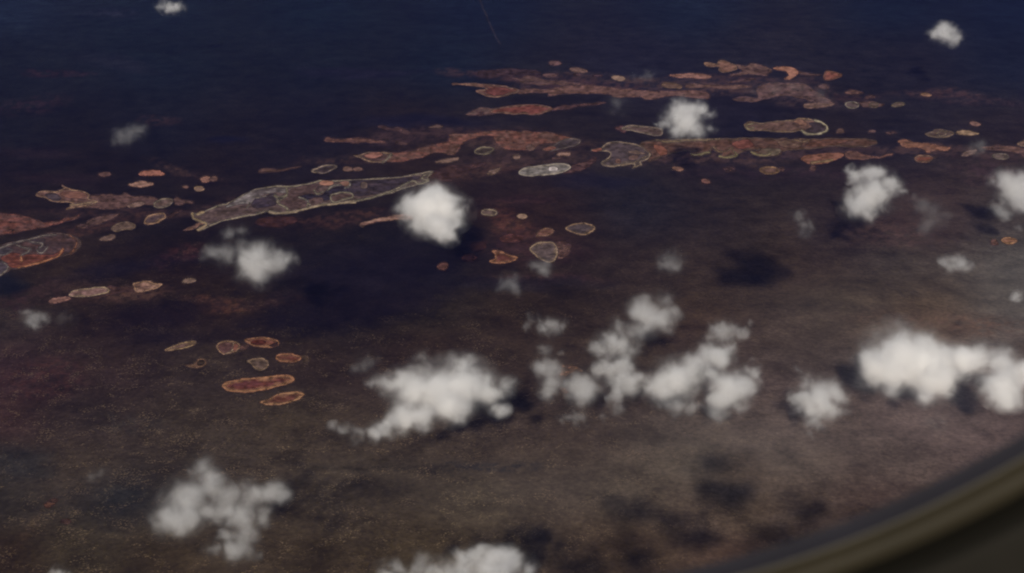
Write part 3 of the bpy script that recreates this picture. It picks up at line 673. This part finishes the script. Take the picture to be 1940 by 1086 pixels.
def cloud(zone, lobes, label, dens=.011, amp=2.0, ramp=.95, fine=.72, h=2000, seed=0, skin=.0012, weak=0.0, asp=.85, grow=1.36):
    """A cumulus: a body of mist whose lobes are (x, y, radius[, thinness]) in an enlargement; each has its place in the air."""
    x0, y0, k = ZONE2[zone]
    rnd = random.Random(seed * 7 + 1)
    L = []
    for l in lobes:
        p, t = at(x0 + l[0] / k, y0 + l[1] / k, h + rnd.uniform(-60, 60))
        r = l[2] / k * t / FPX * grow
        L.append((p, r, r * asp, (l[3] if len(l) > 3 else 0.0) + weak))
    c = sum((l[0] for l in L), Vector()) / len(L)
    bm = bmesh.new()
    for p, r, rz, w in L:
        g = 1.36 - .3 * w
        bmesh.ops.create_icosphere(bm, subdivisions=3, radius=1.0, matrix=Matrix.Translation(p - c) @ Matrix.Diagonal((r * g, r * g, rz * g, 1)))
    me = bpy.data.meshes.new('lobes')
    bm.to_mesh(me)
    bm.free()
    o = link('lobes', me)
    rm = o.modifiers.new('merge', 'REMESH')
    rm.mode = 'VOXEL'
    rm.voxel_size = max(l[1] for l in L) / 7
    sm = o.modifiers.new('soften', 'SMOOTH')
    sm.iterations = 8
    dg = bpy.context.evaluated_depsgraph_get()
    body = bpy.data.meshes.new_from_object(o.evaluated_get(dg))
    bpy.data.objects.remove(o)
    bpy.data.meshes.remove(me)
    body.name = 'cloud'
    body.materials.clear()
    ob = link('cloud', body)
    ob.location = c
    tag(ob, label, 'cloud', CLOUDS)
    m, N, LK = nodes_of('cloud_mist')
    out = N('ShaderNodeOutputMaterial')
    P = N('ShaderNodeTexCoord').outputs['Object']
    off = N('ShaderNodeVectorMath')
    off.operation = 'ADD'
    LK(P, off.inputs[0])
    off.inputs[1].default_value = (seed * 7931.0, seed * 353.0, 0)
    avg = sum(l[1] for l in L) / len(L)
    n = math_node(N, LK, 'MULTIPLY_ADD', noise_node(N, LK, off.outputs[0], fine / avg, 6, .57, .5), amp, 1 - .5 * amp)
    wn = N('ShaderNodeTexNoise')
    wn.inputs['Scale'].default_value = .75 / avg
    wn.inputs['Detail'].default_value = 2
    LK(off.outputs[0], wn.inputs['Vector'])
    wa = N('ShaderNodeVectorMath')
    wa.operation = 'MULTIPLY_ADD'
    LK(wn.outputs['Color'], wa.inputs[0])
    wa.inputs[1].default_value = (avg * 1.7, avg * 1.7, avg * 1.2)
    wb = N('ShaderNodeVectorMath')
    wb.operation = 'ADD'
    LK(P, wb.inputs[0])
    wa.inputs[2].default_value = (-avg * .85, -avg * .85, -avg * .6)
    LK(wa.outputs[0], wb.inputs[1])
    PW = wb.outputs[0]
    total = None
    for some, rho, rp in (([l for l in L if l[3] < .2], dens, ramp), ([l for l in L if l[3] >= .2], min(dens * .6, .004), ramp)):
        acc = None
        for p, r, rz, w in some:
            q = p - c
            ma = N('ShaderNodeVectorMath')
            ma.operation = 'MULTIPLY_ADD'
            LK(PW, ma.inputs[0])
            ma.inputs[1].default_value = (1 / r, 1 / r, 1 / rz)
            ma.inputs[2].default_value = (-q.x / r, -q.y / r, -q.z / rz)
            ln = N('ShaderNodeVectorMath')
            ln.operation = 'LENGTH'
            LK(ma.outputs[0], ln.inputs[0])
            d = ln.outputs['Value']
            if w:
                d = math_node(N, LK, 'ADD', d, w * .6)
            acc = d if acc is None else math_node(N, LK, 'SMOOTH_MIN', acc, d, .3)
        if acc is None:
            continue
        body_f = math_node(N, LK, 'SUBTRACT', n, acc)
        skirt = ramp_node(N, LK, body_f, -.3, .6, 0, rho * .045)
        total = skirt if total is None else math_node(N, LK, 'ADD', total, skirt)
        f = ramp_node(N, LK, body_f, -.1, rp)
        f = math_node(N, LK, 'MULTIPLY', math_node(N, LK, 'POWER', f, 2.0), rho * .95)
        total = math_node(N, LK, 'ADD', total, f)
    vs = N('ShaderNodeVolumeScatter')
    vs.inputs['Color'].default_value = (.998, .998, .998, 1)
    vs.inputs['Anisotropy'].default_value = .05
    LK(total, vs.inputs['Density'])
    LK(vs.outputs[0], out.inputs['Volume'])
    tr, df, mx = N('ShaderNodeBsdfTransparent'), N('ShaderNodeBsdfDiffuse'), N('ShaderNodeMixShader')
    mx.inputs[0].default_value = skin
    LK(tr.outputs[0], mx.inputs[1])
    LK(df.outputs[0], mx.inputs[2])
    LK(mx.outputs[0], out.inputs['Surface'])
    body.materials.append(m)
    return ob


ZONE2 = dict(ZONE, a=(980, 530, 3.62), b=(600, 630, 4.345), c=(1460, 600, 3.62), d=(260, 846, 4.526), e=(1460, 290, 3.62), f=(640, 960, 4.217), g=(0, 500, 5.43))
cloud('b', [(1000, 470, 200), (1200, 430, 190), (820, 480, 165), (1100, 600, 130), (1400, 470, 130), (1500, 620, 75, .05), (1580, 430, 80, .25), (680, 420, 110, .1), (540, 410, 90, .2), (450, 420, 60, .35), (1270, 215, 70, .4), (850, 195, 80, .5), (720, 690, 120, .05), (860, 680, 100, .05), (570, 770, 95, .15), (490, 820, 80, .15), (330, 840, 75, .2), (220, 800, 60, .3), (130, 790, 60, .35), (870, 770, 70, .2)],
      'largest bright cloud with a ragged tail trailing from its underside', h=2300, seed=1, fine=.85, grow=1.44, amp=1.3, dens=.0125)
cloud('c', [(900, 280, 190), (1030, 330, 170), (780, 340, 150), (1150, 430, 125, .05), (1040, 530, 80, .1), (1230, 300, 110), (1400, 300, 110), (1380, 330, 80), (1560, 320, 110), (1620, 470, 130), (1560, 560, 70, .1), (1560, 220, 90, .25), (820, 480, 80, .2), (1760, 420, 100)],
      'long bright double cloud, two white heads joined by a saddle', h=1300, seed=2, fine=.9, grow=1.42, amp=1.4, dens=.015)
cloud('c', [(330, 570, 130), (420, 520, 90), (280, 650, 90), (250, 450, 75, .2), (180, 570, 65, .3), (320, 740, 70, .2), (260, 790, 50, .35), (480, 640, 60, .2), (220, 380, 60, .5)], 'compact ragged cloud with a hanging lower fringe, beside the double cloud', h=1400, seed=3, dens=0.008)
cloud('a', [(1060, 700, 130), (1000, 760, 90), (1200, 620, 110), (1320, 520, 100), (1400, 540, 80), (1440, 480, 50), (1340, 640, 80, .1), (1460, 740, 120), (1560, 720, 90), (1400, 820, 90), (1610, 620, 60, .15), (1620, 560, 35, .35), (1380, 920, 80, .2), (1520, 870, 80, .2), (1080, 860, 90, .35), (1200, 880, 70, .4)],
      'broad cloud of two lumps split by a dark cleft', seed=4, grow=1.42, amp=1.5, dens=0.0085)
cloud('a', [(1440, 370, 95, .05), (1380, 350, 60, .15), (1530, 370, 60, .2), (1390, 300, 45, .35), (1590, 310, 35, .45), (1330, 390, 50, .3)], 'small flat cloud just above the broad cleft cloud', seed=5, dens=0.0035)
cloud('a', [(900, 240, 115), (990, 260, 80, .05), (820, 250, 60, .1), (1000, 120, 80, .45), (1080, 230, 60, .35), (870, 140, 60, .45), (700, 320, 60, .2), (850, 340, 80, .1), (1010, 320, 60, .3)], 'tousled cloud with wispy top at the head of the chain', seed=6, grow=1.5, amp=1.6, dens=0.0045)
cloud('a', [(640, 440, 75), (720, 440, 80), (560, 480, 60, .1), (790, 500, 50, .2), (640, 395, 45)], 'lens shaped cloud with a dark lower edge, second in the chain', seed=7, grow=1.58, amp=1.45, dens=0.0062)
cloud('a', [(650, 600, 80), (720, 580, 70), (560, 610, 50, .1), (760, 700, 95), (830, 670, 60), (690, 730, 80), (700, 800, 60, .1), (660, 900, 60, .25), (610, 940, 45, .4)], 'cloud with a drooping tongue under the lens shaped one', seed=8, grow=1.46, amp=1.5, dens=0.006)
cloud('a', [(190, 480, 55, .35), (180, 600, 70, .15), (230, 600, 70, .1), (240, 700, 75), (240, 760, 60, .1), (210, 800, 45, .3), (300, 510, 40, .5)], 'upright column of grey cloud next to a dark shadow', seed=9, grow=1.58, amp=1.5, dens=0.0042)
cloud('a', [(440, 720, 90), (450, 790, 80, .1), (380, 780, 50, .25), (500, 740, 50, .2)], 'round puff between the upright column and the drooping tongue', seed=10, grow=1.58, amp=1.5, dens=0.0048)
cloud('a', [(340, 940, 55, .15), (420, 950, 65, .15), (300, 970, 30, .3), (370, 890, 40, .3)], 'small grey scrap hanging below the round puff', seed=11, dens=0.0018)
cloud('a', [(230, 330, 75, .1), (300, 330, 60, .1), (180, 330, 50, .2), (110, 270, 50, .3), (70, 310, 45, .35)], 'grey cloud like a curled leaf above the upright column', seed=12, dens=0.0032)
cloud('d', [(430, 480, 170), (340, 600, 160), (480, 620, 110), (250, 560, 90, .15), (580, 200, 110, .15), (650, 280, 110, .15), (520, 170, 60, .25), (620, 380, 110, .1), (760, 430, 120, .05), (960, 410, 110), (1150, 390, 110), (1230, 440, 70, .1), (900, 570, 130), (740, 570, 100, .05), (1080, 570, 90), (620, 540, 90, .1), (800, 650, 60), (940, 740, 90, .1), (740, 740, 70, .15), (880, 880, 120, .15), (660, 880, 90, .18), (1020, 900, 60, .3), (180, 630, 70, .3)],
      'tattered grey cloud sprawling low over the near scrub', seed=13, grow=1.5, amp=1.4, dens=.0042)
cloud('f', [(1200, 500, 150), (1400, 470, 120), (1020, 520, 140), (1430, 385, 55), (1100, 400, 75), (1540, 520, 80), (850, 520, 130, .1), (650, 480, 120, .2), (480, 500, 90, .25), (400, 560, 110, .15), (1250, 640, 180), (900, 650, 180), (600, 640, 130, .1)], 'bright cloud top cut off by the bottom of the picture', seed=14, dens=.010, grow=1.35)
cloud('T', [(530, 110, 150), (620, 120, 120), (430, 100, 90), (560, 200, 90), (700, 110, 60, .1), (620, 260, 70), (450, 210, 60, .2), (340, 110, 50, .3), (540, 30, 80, .05), (680, 200, 50, .1)], 'dense round cloud with a chin, beside the tan spit', h=1500, grow=1.15, seed=15)
cloud('C', [(370, 540, 110), (480, 530, 90), (300, 600, 110, .05), (420, 650, 120), (530, 510, 60), (180, 660, 70, .3), (300, 720, 90, .15), (600, 560, 60, .3), (620, 690, 60, .35), (500, 740, 80, .25), (110, 650, 40, .45)], 'far round cloud over the salt bands', seed=16, dens=0.0065)
cloud('e', [(720, 270, 120), (660, 310, 100), (600, 370, 90), (580, 150, 60, .05), (680, 140, 70), (760, 150, 60, .1), (830, 210, 70), (880, 280, 50, .2), (660, 410, 70), (760, 380, 50, .25), (540, 330, 60, .2)], 'cloud twisted like a letter S above open scrub', h=1500, seed=17, dens=0.0065)
cloud('e', [(1060, 350, 100, .2), (1120, 450, 110, .2), (1040, 540, 80, .35), (1180, 480, 60, .3), (970, 290, 30, .1)], 'thin veil of cloud shed by the S shaped cloud', seed=18, dens=0.00078)
cloud('e', [(1600, 200, 80, .1), (1680, 230, 110), (1720, 330, 110, .05), (1640, 330, 70, .2), (1580, 390, 70, .45), (1500, 210, 50, .35), (1780, 220, 100)], 'cloud with streaming edge running out of the picture', h=1500, seed=19, dens=0.0048)
cloud('e', [(180, 440, 55, .1), (230, 500, 55, .1), (230, 560, 60, .2)], 'faint crooked wisp standing above a dark shadow', seed=20, dens=0.00132)
cloud('e', [(1170, 750, 45, .15), (1230, 770, 55, .1), (1290, 750, 60), (1330, 780, 50, .1)], 'small two humped cloud alone in brown haze', seed=21, dens=0.0045)
cloud('e', [(1700, 975, 40), (1680, 990, 35, .1)], 'tiny white puff close to the picture edge over the double cloud', seed=22, dens=0.006)
cloud('e', [(1700, 515, 26)], 'tiniest faint puff above the lone orange pan', seed=23, dens=0.0018)
cloud('S', [(1480, 600, 110), (1570, 580, 80, .05), (1630, 580, 60, .1), (1420, 590, 70, .1), (1480, 660, 60, .2), (1300, 550, 80, .35), (1250, 520, 60, .4), (1380, 510, 60, .4), (1200, 560, 50, .45)], 'fan shaped cloud with a thin grey wing over black scrub', seed=24, dens=0.0042)
cloud('S', [(1330, 430, 55, .15), (1390, 415, 40, .2), (1280, 440, 40, .2)], 'faint sliver of cloud above the fan shaped one', seed=25, dens=0.00132)
cloud('g', [(330, 580, 90), (420, 540, 80, .1), (360, 620, 70, .1), (280, 510, 70, .35)], 'soft blurred puff below the small pinkish pan', seed=26, dens=0.0032)
cloud('g', [(650, 550, 90, .2), (740, 560, 60, .2)], 'barely visible bluish wisp beside the soft blurred puff', seed=27, dens=0.00054)
cloud('P', [(930, 35, 35, .1), (980, 40, 40), (1020, 45, 35, .05), (960, 45, 35, .05), (900, 35, 25, .25)], 'little flat cloud at the top of the picture', seed=28, dens=0.005)
cloud('R', [(1490, 170, 45), (1500, 190, 55), (1550, 215, 45, .1), (1440, 190, 40, .15), (1580, 230, 30, .2), (1480, 150, 30, .15)], 'little wedge shaped cloud far out over empty blue plain', seed=29, dens=0.005)
cloud('P', [(700, 790, 55, .1), (750, 770, 60, .05), (800, 740, 40, .15), (670, 810, 35, .2)], 'slanting grey wisp alone over the darkest far plain', seed=30, dens=0.00102)
cloud('T', [(1900, 410, 70, .05), (1860, 430, 50, .15), (1880, 390, 40, .15), (1940, 430, 40, .1)], 'faint tuft between the crooked wisp and the big grey triangular pan', seed=31, dens=0.0012)
cloud('T', [(1170, 440, 50), (1120, 435, 40, .2), (1190, 470, 35, .1)], 'tiny grey wisp touching the big grey triangular pan', seed=32, dens=0.0015)
cloud('T', [(990, 540, 60), (950, 545, 50, .05), (1010, 570, 40, .1)], 'small faint puff under the red hearted pan', seed=33, dens=0.00108)
cloud('D', [(1450, 890, 80), (1490, 860, 60), (1390, 920, 70, .2), (1420, 950, 50, .2)], 'scrap of bluish mist over the tan spike', seed=34, dens=0.00054)
cloud('Q', [(1780, 435, 38, .05), (1750, 440, 30, .1), (1690, 440, 30, .3)], 'scrap of blue mist by the yellowish oval pan', seed=35, dens=0.00054)
cloud('V', [(330, 1085, 40), (300, 1092, 30, .1), (350, 1100, 40)], 'tip of a cloud peeping in at the bottom below the near scrub', seed=36, dens=0.006)
cloud('V', [(520, 545, 40, .1), (560, 525, 40, .1), (585, 510, 25, .2)], 'slim faint streak of mist above the tattered grey cloud', seed=37, dens=0.00072)
cloud('b', [(400, 255, 85, .1), (320, 290, 55, .15), (470, 240, 60, .2)], 'dim wisp floating off the shoulder of the largest cloud', seed=38, dens=0.00096)
cloud('C', [(1400, 320, 80, .1), (1000, 350, 70, .2), (1600, 400, 70, .1), (1680, 430, 50), (1200, 335, 80, .1)], 'thin bluish veil over the brown misty flats', seed=39, dens=0.0003)
cloud('Q', [(1600, 610, 55, .1), (1580, 580, 40, .2)], 'faintest blue wisp above the half hidden pale edged pan', seed=40, dens=0.00036)
cloud('c', [(1120, 725, 70, .1), (1180, 720, 40, .1)], 'dull bluish wisp under the double cloud', seed=41, dens=0.00036)



def shadow_cloud(spots, h=6000):
    """Unseen clouds added out of view, only to cast shadow patches on the plain."""
    for i, lobes in enumerate(spots):
        pts = []
        for x, y, rx, ry in lobes:
            g, t = at(x, y)
            pts.append((g + S * (h / S.z), rx * 1.25 * t / FPX, ry * 1.25 * t / FPX / math.sin(PITCH + math.atan((y - H / 2) / FPX))))
        c = sum((p for p, _, _ in pts), Vector()) / len(pts)
        bm = bmesh.new()
        for p, a, b in pts:
            bmesh.ops.create_icosphere(bm, subdivisions=3, radius=1.0, matrix=Matrix.Translation(p - c) @ Matrix.Diagonal((a * 1.15, b * 1.15, a * .5, 1)))
        me = bpy.data.meshes.new('shadow_cloud')
        bm.to_mesh(me)
        bm.free()
        o = link('shadow_cloud', me)
        o.location = c
        o['kind'] = 'stuff'
        m, N, LK = nodes_of('shadow_cloud_mist')
        out = N('ShaderNodeOutputMaterial')
        P = N('ShaderNodeTexCoord').outputs['Object']
        acc = None
        for p, a, b in pts:
            q = p - c
            ma = N('ShaderNodeVectorMath')
            ma.operation = 'MULTIPLY_ADD'
            LK(P, ma.inputs[0])
            ma.inputs[1].default_value = (1 / a, 1 / b, 2.2 / a)
            ma.inputs[2].default_value = (-q.x / a, -q.y / b, -q.z * 2.2 / a)
            ln = N('ShaderNodeVectorMath')
            ln.operation = 'LENGTH'
            LK(ma.outputs[0], ln.inputs[0])
            acc = ln.outputs['Value'] if acc is None else math_node(N, LK, 'SMOOTH_MIN', acc, ln.outputs['Value'], .3)
        n = math_node(N, LK, 'MULTIPLY_ADD', noise_node(N, LK, P, 1.0 / pts[0][1], 5, .62, .6), 3.0, -.5)
        f = ramp_node(N, LK, math_node(N, LK, 'SUBTRACT', n, acc), -.1, .9, 0, .009)
        vs = N('ShaderNodeVolumeScatter')
        LK(f, vs.inputs['Density'])
        LK(vs.outputs[0], out.inputs['Volume'])
        me.materials.append(m)


shadow_cloud([[(1200, 960, 50, 15), (1238, 974, 34, 12), (1165, 950, 26, 8)], [(1378, 935, 58, 38), (1345, 882, 46, 13), (1395, 893, 28, 10), (1335, 925, 30, 12)], [(1315, 1003, 56, 24), (1280, 985, 34, 12), (1350, 1020, 26, 10)],
            [(1490, 1012, 62, 18), (1430, 1040, 44, 12), (1530, 1000, 26, 10)], [(1208, 1066, 48, 22), (1188, 1020, 34, 12), (1160, 1000, 18, 6)], [(1535, 968, 46, 14), (1502, 940, 30, 9), (1480, 930, 18, 6)], [(1105, 1060, 60, 16), (1080, 1035, 30, 9), (1140, 1076, 30, 10)]], 10500)
shadow_cloud([[(1436, 503, 46, 32), (1398, 522, 40, 18), (1372, 532, 26, 8), (1440, 534, 32, 10), (1392, 482, 24, 7)]], 14500)

# ------------------------------------------------------------------ air
def haze():
    m, N, LK = nodes_of('haze')
    out = N('ShaderNodeOutputMaterial')
    v = N('ShaderNodeVolumePrincipled')
    v.inputs['Color'].default_value = (.2, .24, .88, 1)
    v.inputs['Density'].default_value = 1.3e-6
    LK(v.outputs[0], out.inputs['Volume'])
    bm = bmesh.new()
    bmesh.ops.create_cube(bm, size=1, matrix=Matrix.Translation((0, 60000, -ALT / 2 + 35)) @ Matrix.Diagonal((2e5, 2.4e5, ALT + 135, 1)))
    me = bpy.data.meshes.new('haze')
    bm.to_mesh(me)
    bm.free()
    me.materials.append(m)
    o = link('haze', me)
    o['kind'] = 'stuff'


haze()


def haze_veil():
    """The thin layer of dusty mist that pales the plain towards one side, above the small clouds."""
    m, N, LK = nodes_of('haze_veil')
    out = N('ShaderNodeOutputMaterial')
    P = N('ShaderNodeTexCoord').outputs['Object']
    hv = 3400
    c = at(1400, 760, hv)[0]
    acc, vol = None, None
    bm = bmesh.new()
    for x, y, rx, ry, rho in ((1000, 925, 420, 70, .8), (1420, 850, 420, 110, 1.0), (1760, 720, 420, 200, 1.0), (1960, 560, 300, 110, 1.2), (1600, 580, 300, 70, .45)):
        p, t = at(x, y, hv)
        a, b, z = rx * t / FPX, ry * t / FPX / math.sin(PITCH + math.atan((y - H / 2) / FPX)), 330.0
        bmesh.ops.create_icosphere(bm, subdivisions=4, radius=1.0, matrix=Matrix.Translation(p - c) @ Matrix.Diagonal((a, b, z, 1)))
        q = p - c
        ma = N('ShaderNodeVectorMath')
        ma.operation = 'MULTIPLY_ADD'
        LK(P, ma.inputs[0])
        ma.inputs[1].default_value = (1 / a, 1 / b, 1 / z)
        ma.inputs[2].default_value = (-q.x / a, -q.y / b, -q.z / z)
        ln = N('ShaderNodeVectorMath')
        ln.operation = 'LENGTH'
        LK(ma.outputs[0], ln.inputs[0])
        f = ramp_node(N, LK, ln.outputs['Value'], 0.0, 1.0, rho, 0.0)
        acc = f if acc is None else math_node(N, LK, 'ADD', acc, f)
    me = bpy.data.meshes.new('lobes')
    bm.to_mesh(me)
    bm.free()
    o = link('lobes', me)
    rm = o.modifiers.new('merge', 'REMESH')
    rm.mode = 'VOXEL'
    rm.voxel_size = 160
    body = bpy.data.meshes.new_from_object(o.evaluated_get(bpy.context.evaluated_depsgraph_get()))
    bpy.data.objects.remove(o)
    body.name = 'haze_veil'
    o = link('haze_veil', body)
    o.location = c
    o['kind'] = 'stuff'
    n = math_node(N, LK, 'MULTIPLY_ADD', noise_node(N, LK, P, 1 / 2400, 2), 1.6, .2)
    vs = N('ShaderNodeVolumeScatter')
    vs.inputs['Color'].default_value = (.97, .93, .92, 1)
    LK(math_node(N, LK, 'MULTIPLY', math_node(N, LK, 'MULTIPLY', acc, n), VEIL), vs.inputs['Density'])
    LK(vs.outputs[0], out.inputs['Volume'])
    m.cycles.volume_step_rate = 4.0
    body.materials.clear()
    body.materials.append(m)


VEIL = 5.2e-5
haze_veil()

# ------------------------------------------------------------------ the cabin window the picture is taken through
def window_frame():
    """A rounded cabin window whose lower corner shows: rubber seal, lipped bezel, dark gap and lining panel, each a ring of its own."""
    D = 0.15                                            # metres from the lens to the inner face
    def on_pane(x, y):
        r = Vector(((x - W / 2) / FPX, CP + (H / 2 - y) / FPX * SP, -SP + (H / 2 - y) / FPX * CP))
        q = r * (D / r.y)
        return np.array([q.x, q.z])
    arc = np.array([on_pane(*p) for p in ((1399, 1061), (1518, 1027), (1620, 990), (1688, 955), (1790, 908), (1858, 874), (1940, 834))])
    A = np.c_[2 * arc, np.ones(len(arc))]
    sx, sz, k = np.linalg.lstsq(A, (arc ** 2).sum(1), rcond=None)[0]
    rad = math.sqrt(k + sx * sx + sz * sz)
    up, wide = 0.10, 0.05
    # opening: a rounded rectangle whose lower corner on this side is that arc
    def ring(off):
        pts = []
        for cx, cz, a0 in ((sx, sz, -90), (sx, sz + up, 0), (sx - wide, sz + up, 90), (sx - wide, sz, 180)):
            for a in np.linspace(a0, a0 + 90, 49):
                t = math.radians(a)
                pts.append((cx + (rad + off) * math.cos(t), cz + (rad + off) * math.sin(t)))
        return pts
    root = bpy.data.objects.new('window_frame', None)
    COL.objects.link(root)
    root.location = (sx - wide / 2, D, sz + up / 2)
    root.empty_display_size = .1
    tag(root, 'blurred olive grey aeroplane window surround curving across the lower corner', 'window frame')
    px = D / FPX / CP                                     # about one photograph pixel on the pane

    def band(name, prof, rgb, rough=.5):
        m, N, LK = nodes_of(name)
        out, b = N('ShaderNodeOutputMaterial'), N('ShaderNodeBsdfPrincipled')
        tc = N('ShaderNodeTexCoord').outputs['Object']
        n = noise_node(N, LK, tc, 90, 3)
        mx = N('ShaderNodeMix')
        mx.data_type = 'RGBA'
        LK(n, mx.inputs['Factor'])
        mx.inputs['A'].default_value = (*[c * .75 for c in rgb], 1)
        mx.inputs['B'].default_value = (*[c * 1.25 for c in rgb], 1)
        LK(mx.outputs['Result'], b.inputs['Base Color'])
        b.inputs['Roughness'].default_value = rough
        b.inputs['Specular IOR Level'].default_value = .25
        LK(b.outputs[0], out.inputs['Surface'])
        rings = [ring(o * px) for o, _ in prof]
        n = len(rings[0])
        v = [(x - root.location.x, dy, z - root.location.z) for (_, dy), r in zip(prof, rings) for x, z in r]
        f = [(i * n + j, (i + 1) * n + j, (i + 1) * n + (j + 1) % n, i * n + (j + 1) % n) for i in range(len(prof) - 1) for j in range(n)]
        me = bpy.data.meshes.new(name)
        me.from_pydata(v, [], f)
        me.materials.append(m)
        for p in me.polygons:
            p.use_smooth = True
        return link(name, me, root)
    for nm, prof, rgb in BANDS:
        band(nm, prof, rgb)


BANDS = [  # colours darkened to include cabin shade; no cabin is built round the frame
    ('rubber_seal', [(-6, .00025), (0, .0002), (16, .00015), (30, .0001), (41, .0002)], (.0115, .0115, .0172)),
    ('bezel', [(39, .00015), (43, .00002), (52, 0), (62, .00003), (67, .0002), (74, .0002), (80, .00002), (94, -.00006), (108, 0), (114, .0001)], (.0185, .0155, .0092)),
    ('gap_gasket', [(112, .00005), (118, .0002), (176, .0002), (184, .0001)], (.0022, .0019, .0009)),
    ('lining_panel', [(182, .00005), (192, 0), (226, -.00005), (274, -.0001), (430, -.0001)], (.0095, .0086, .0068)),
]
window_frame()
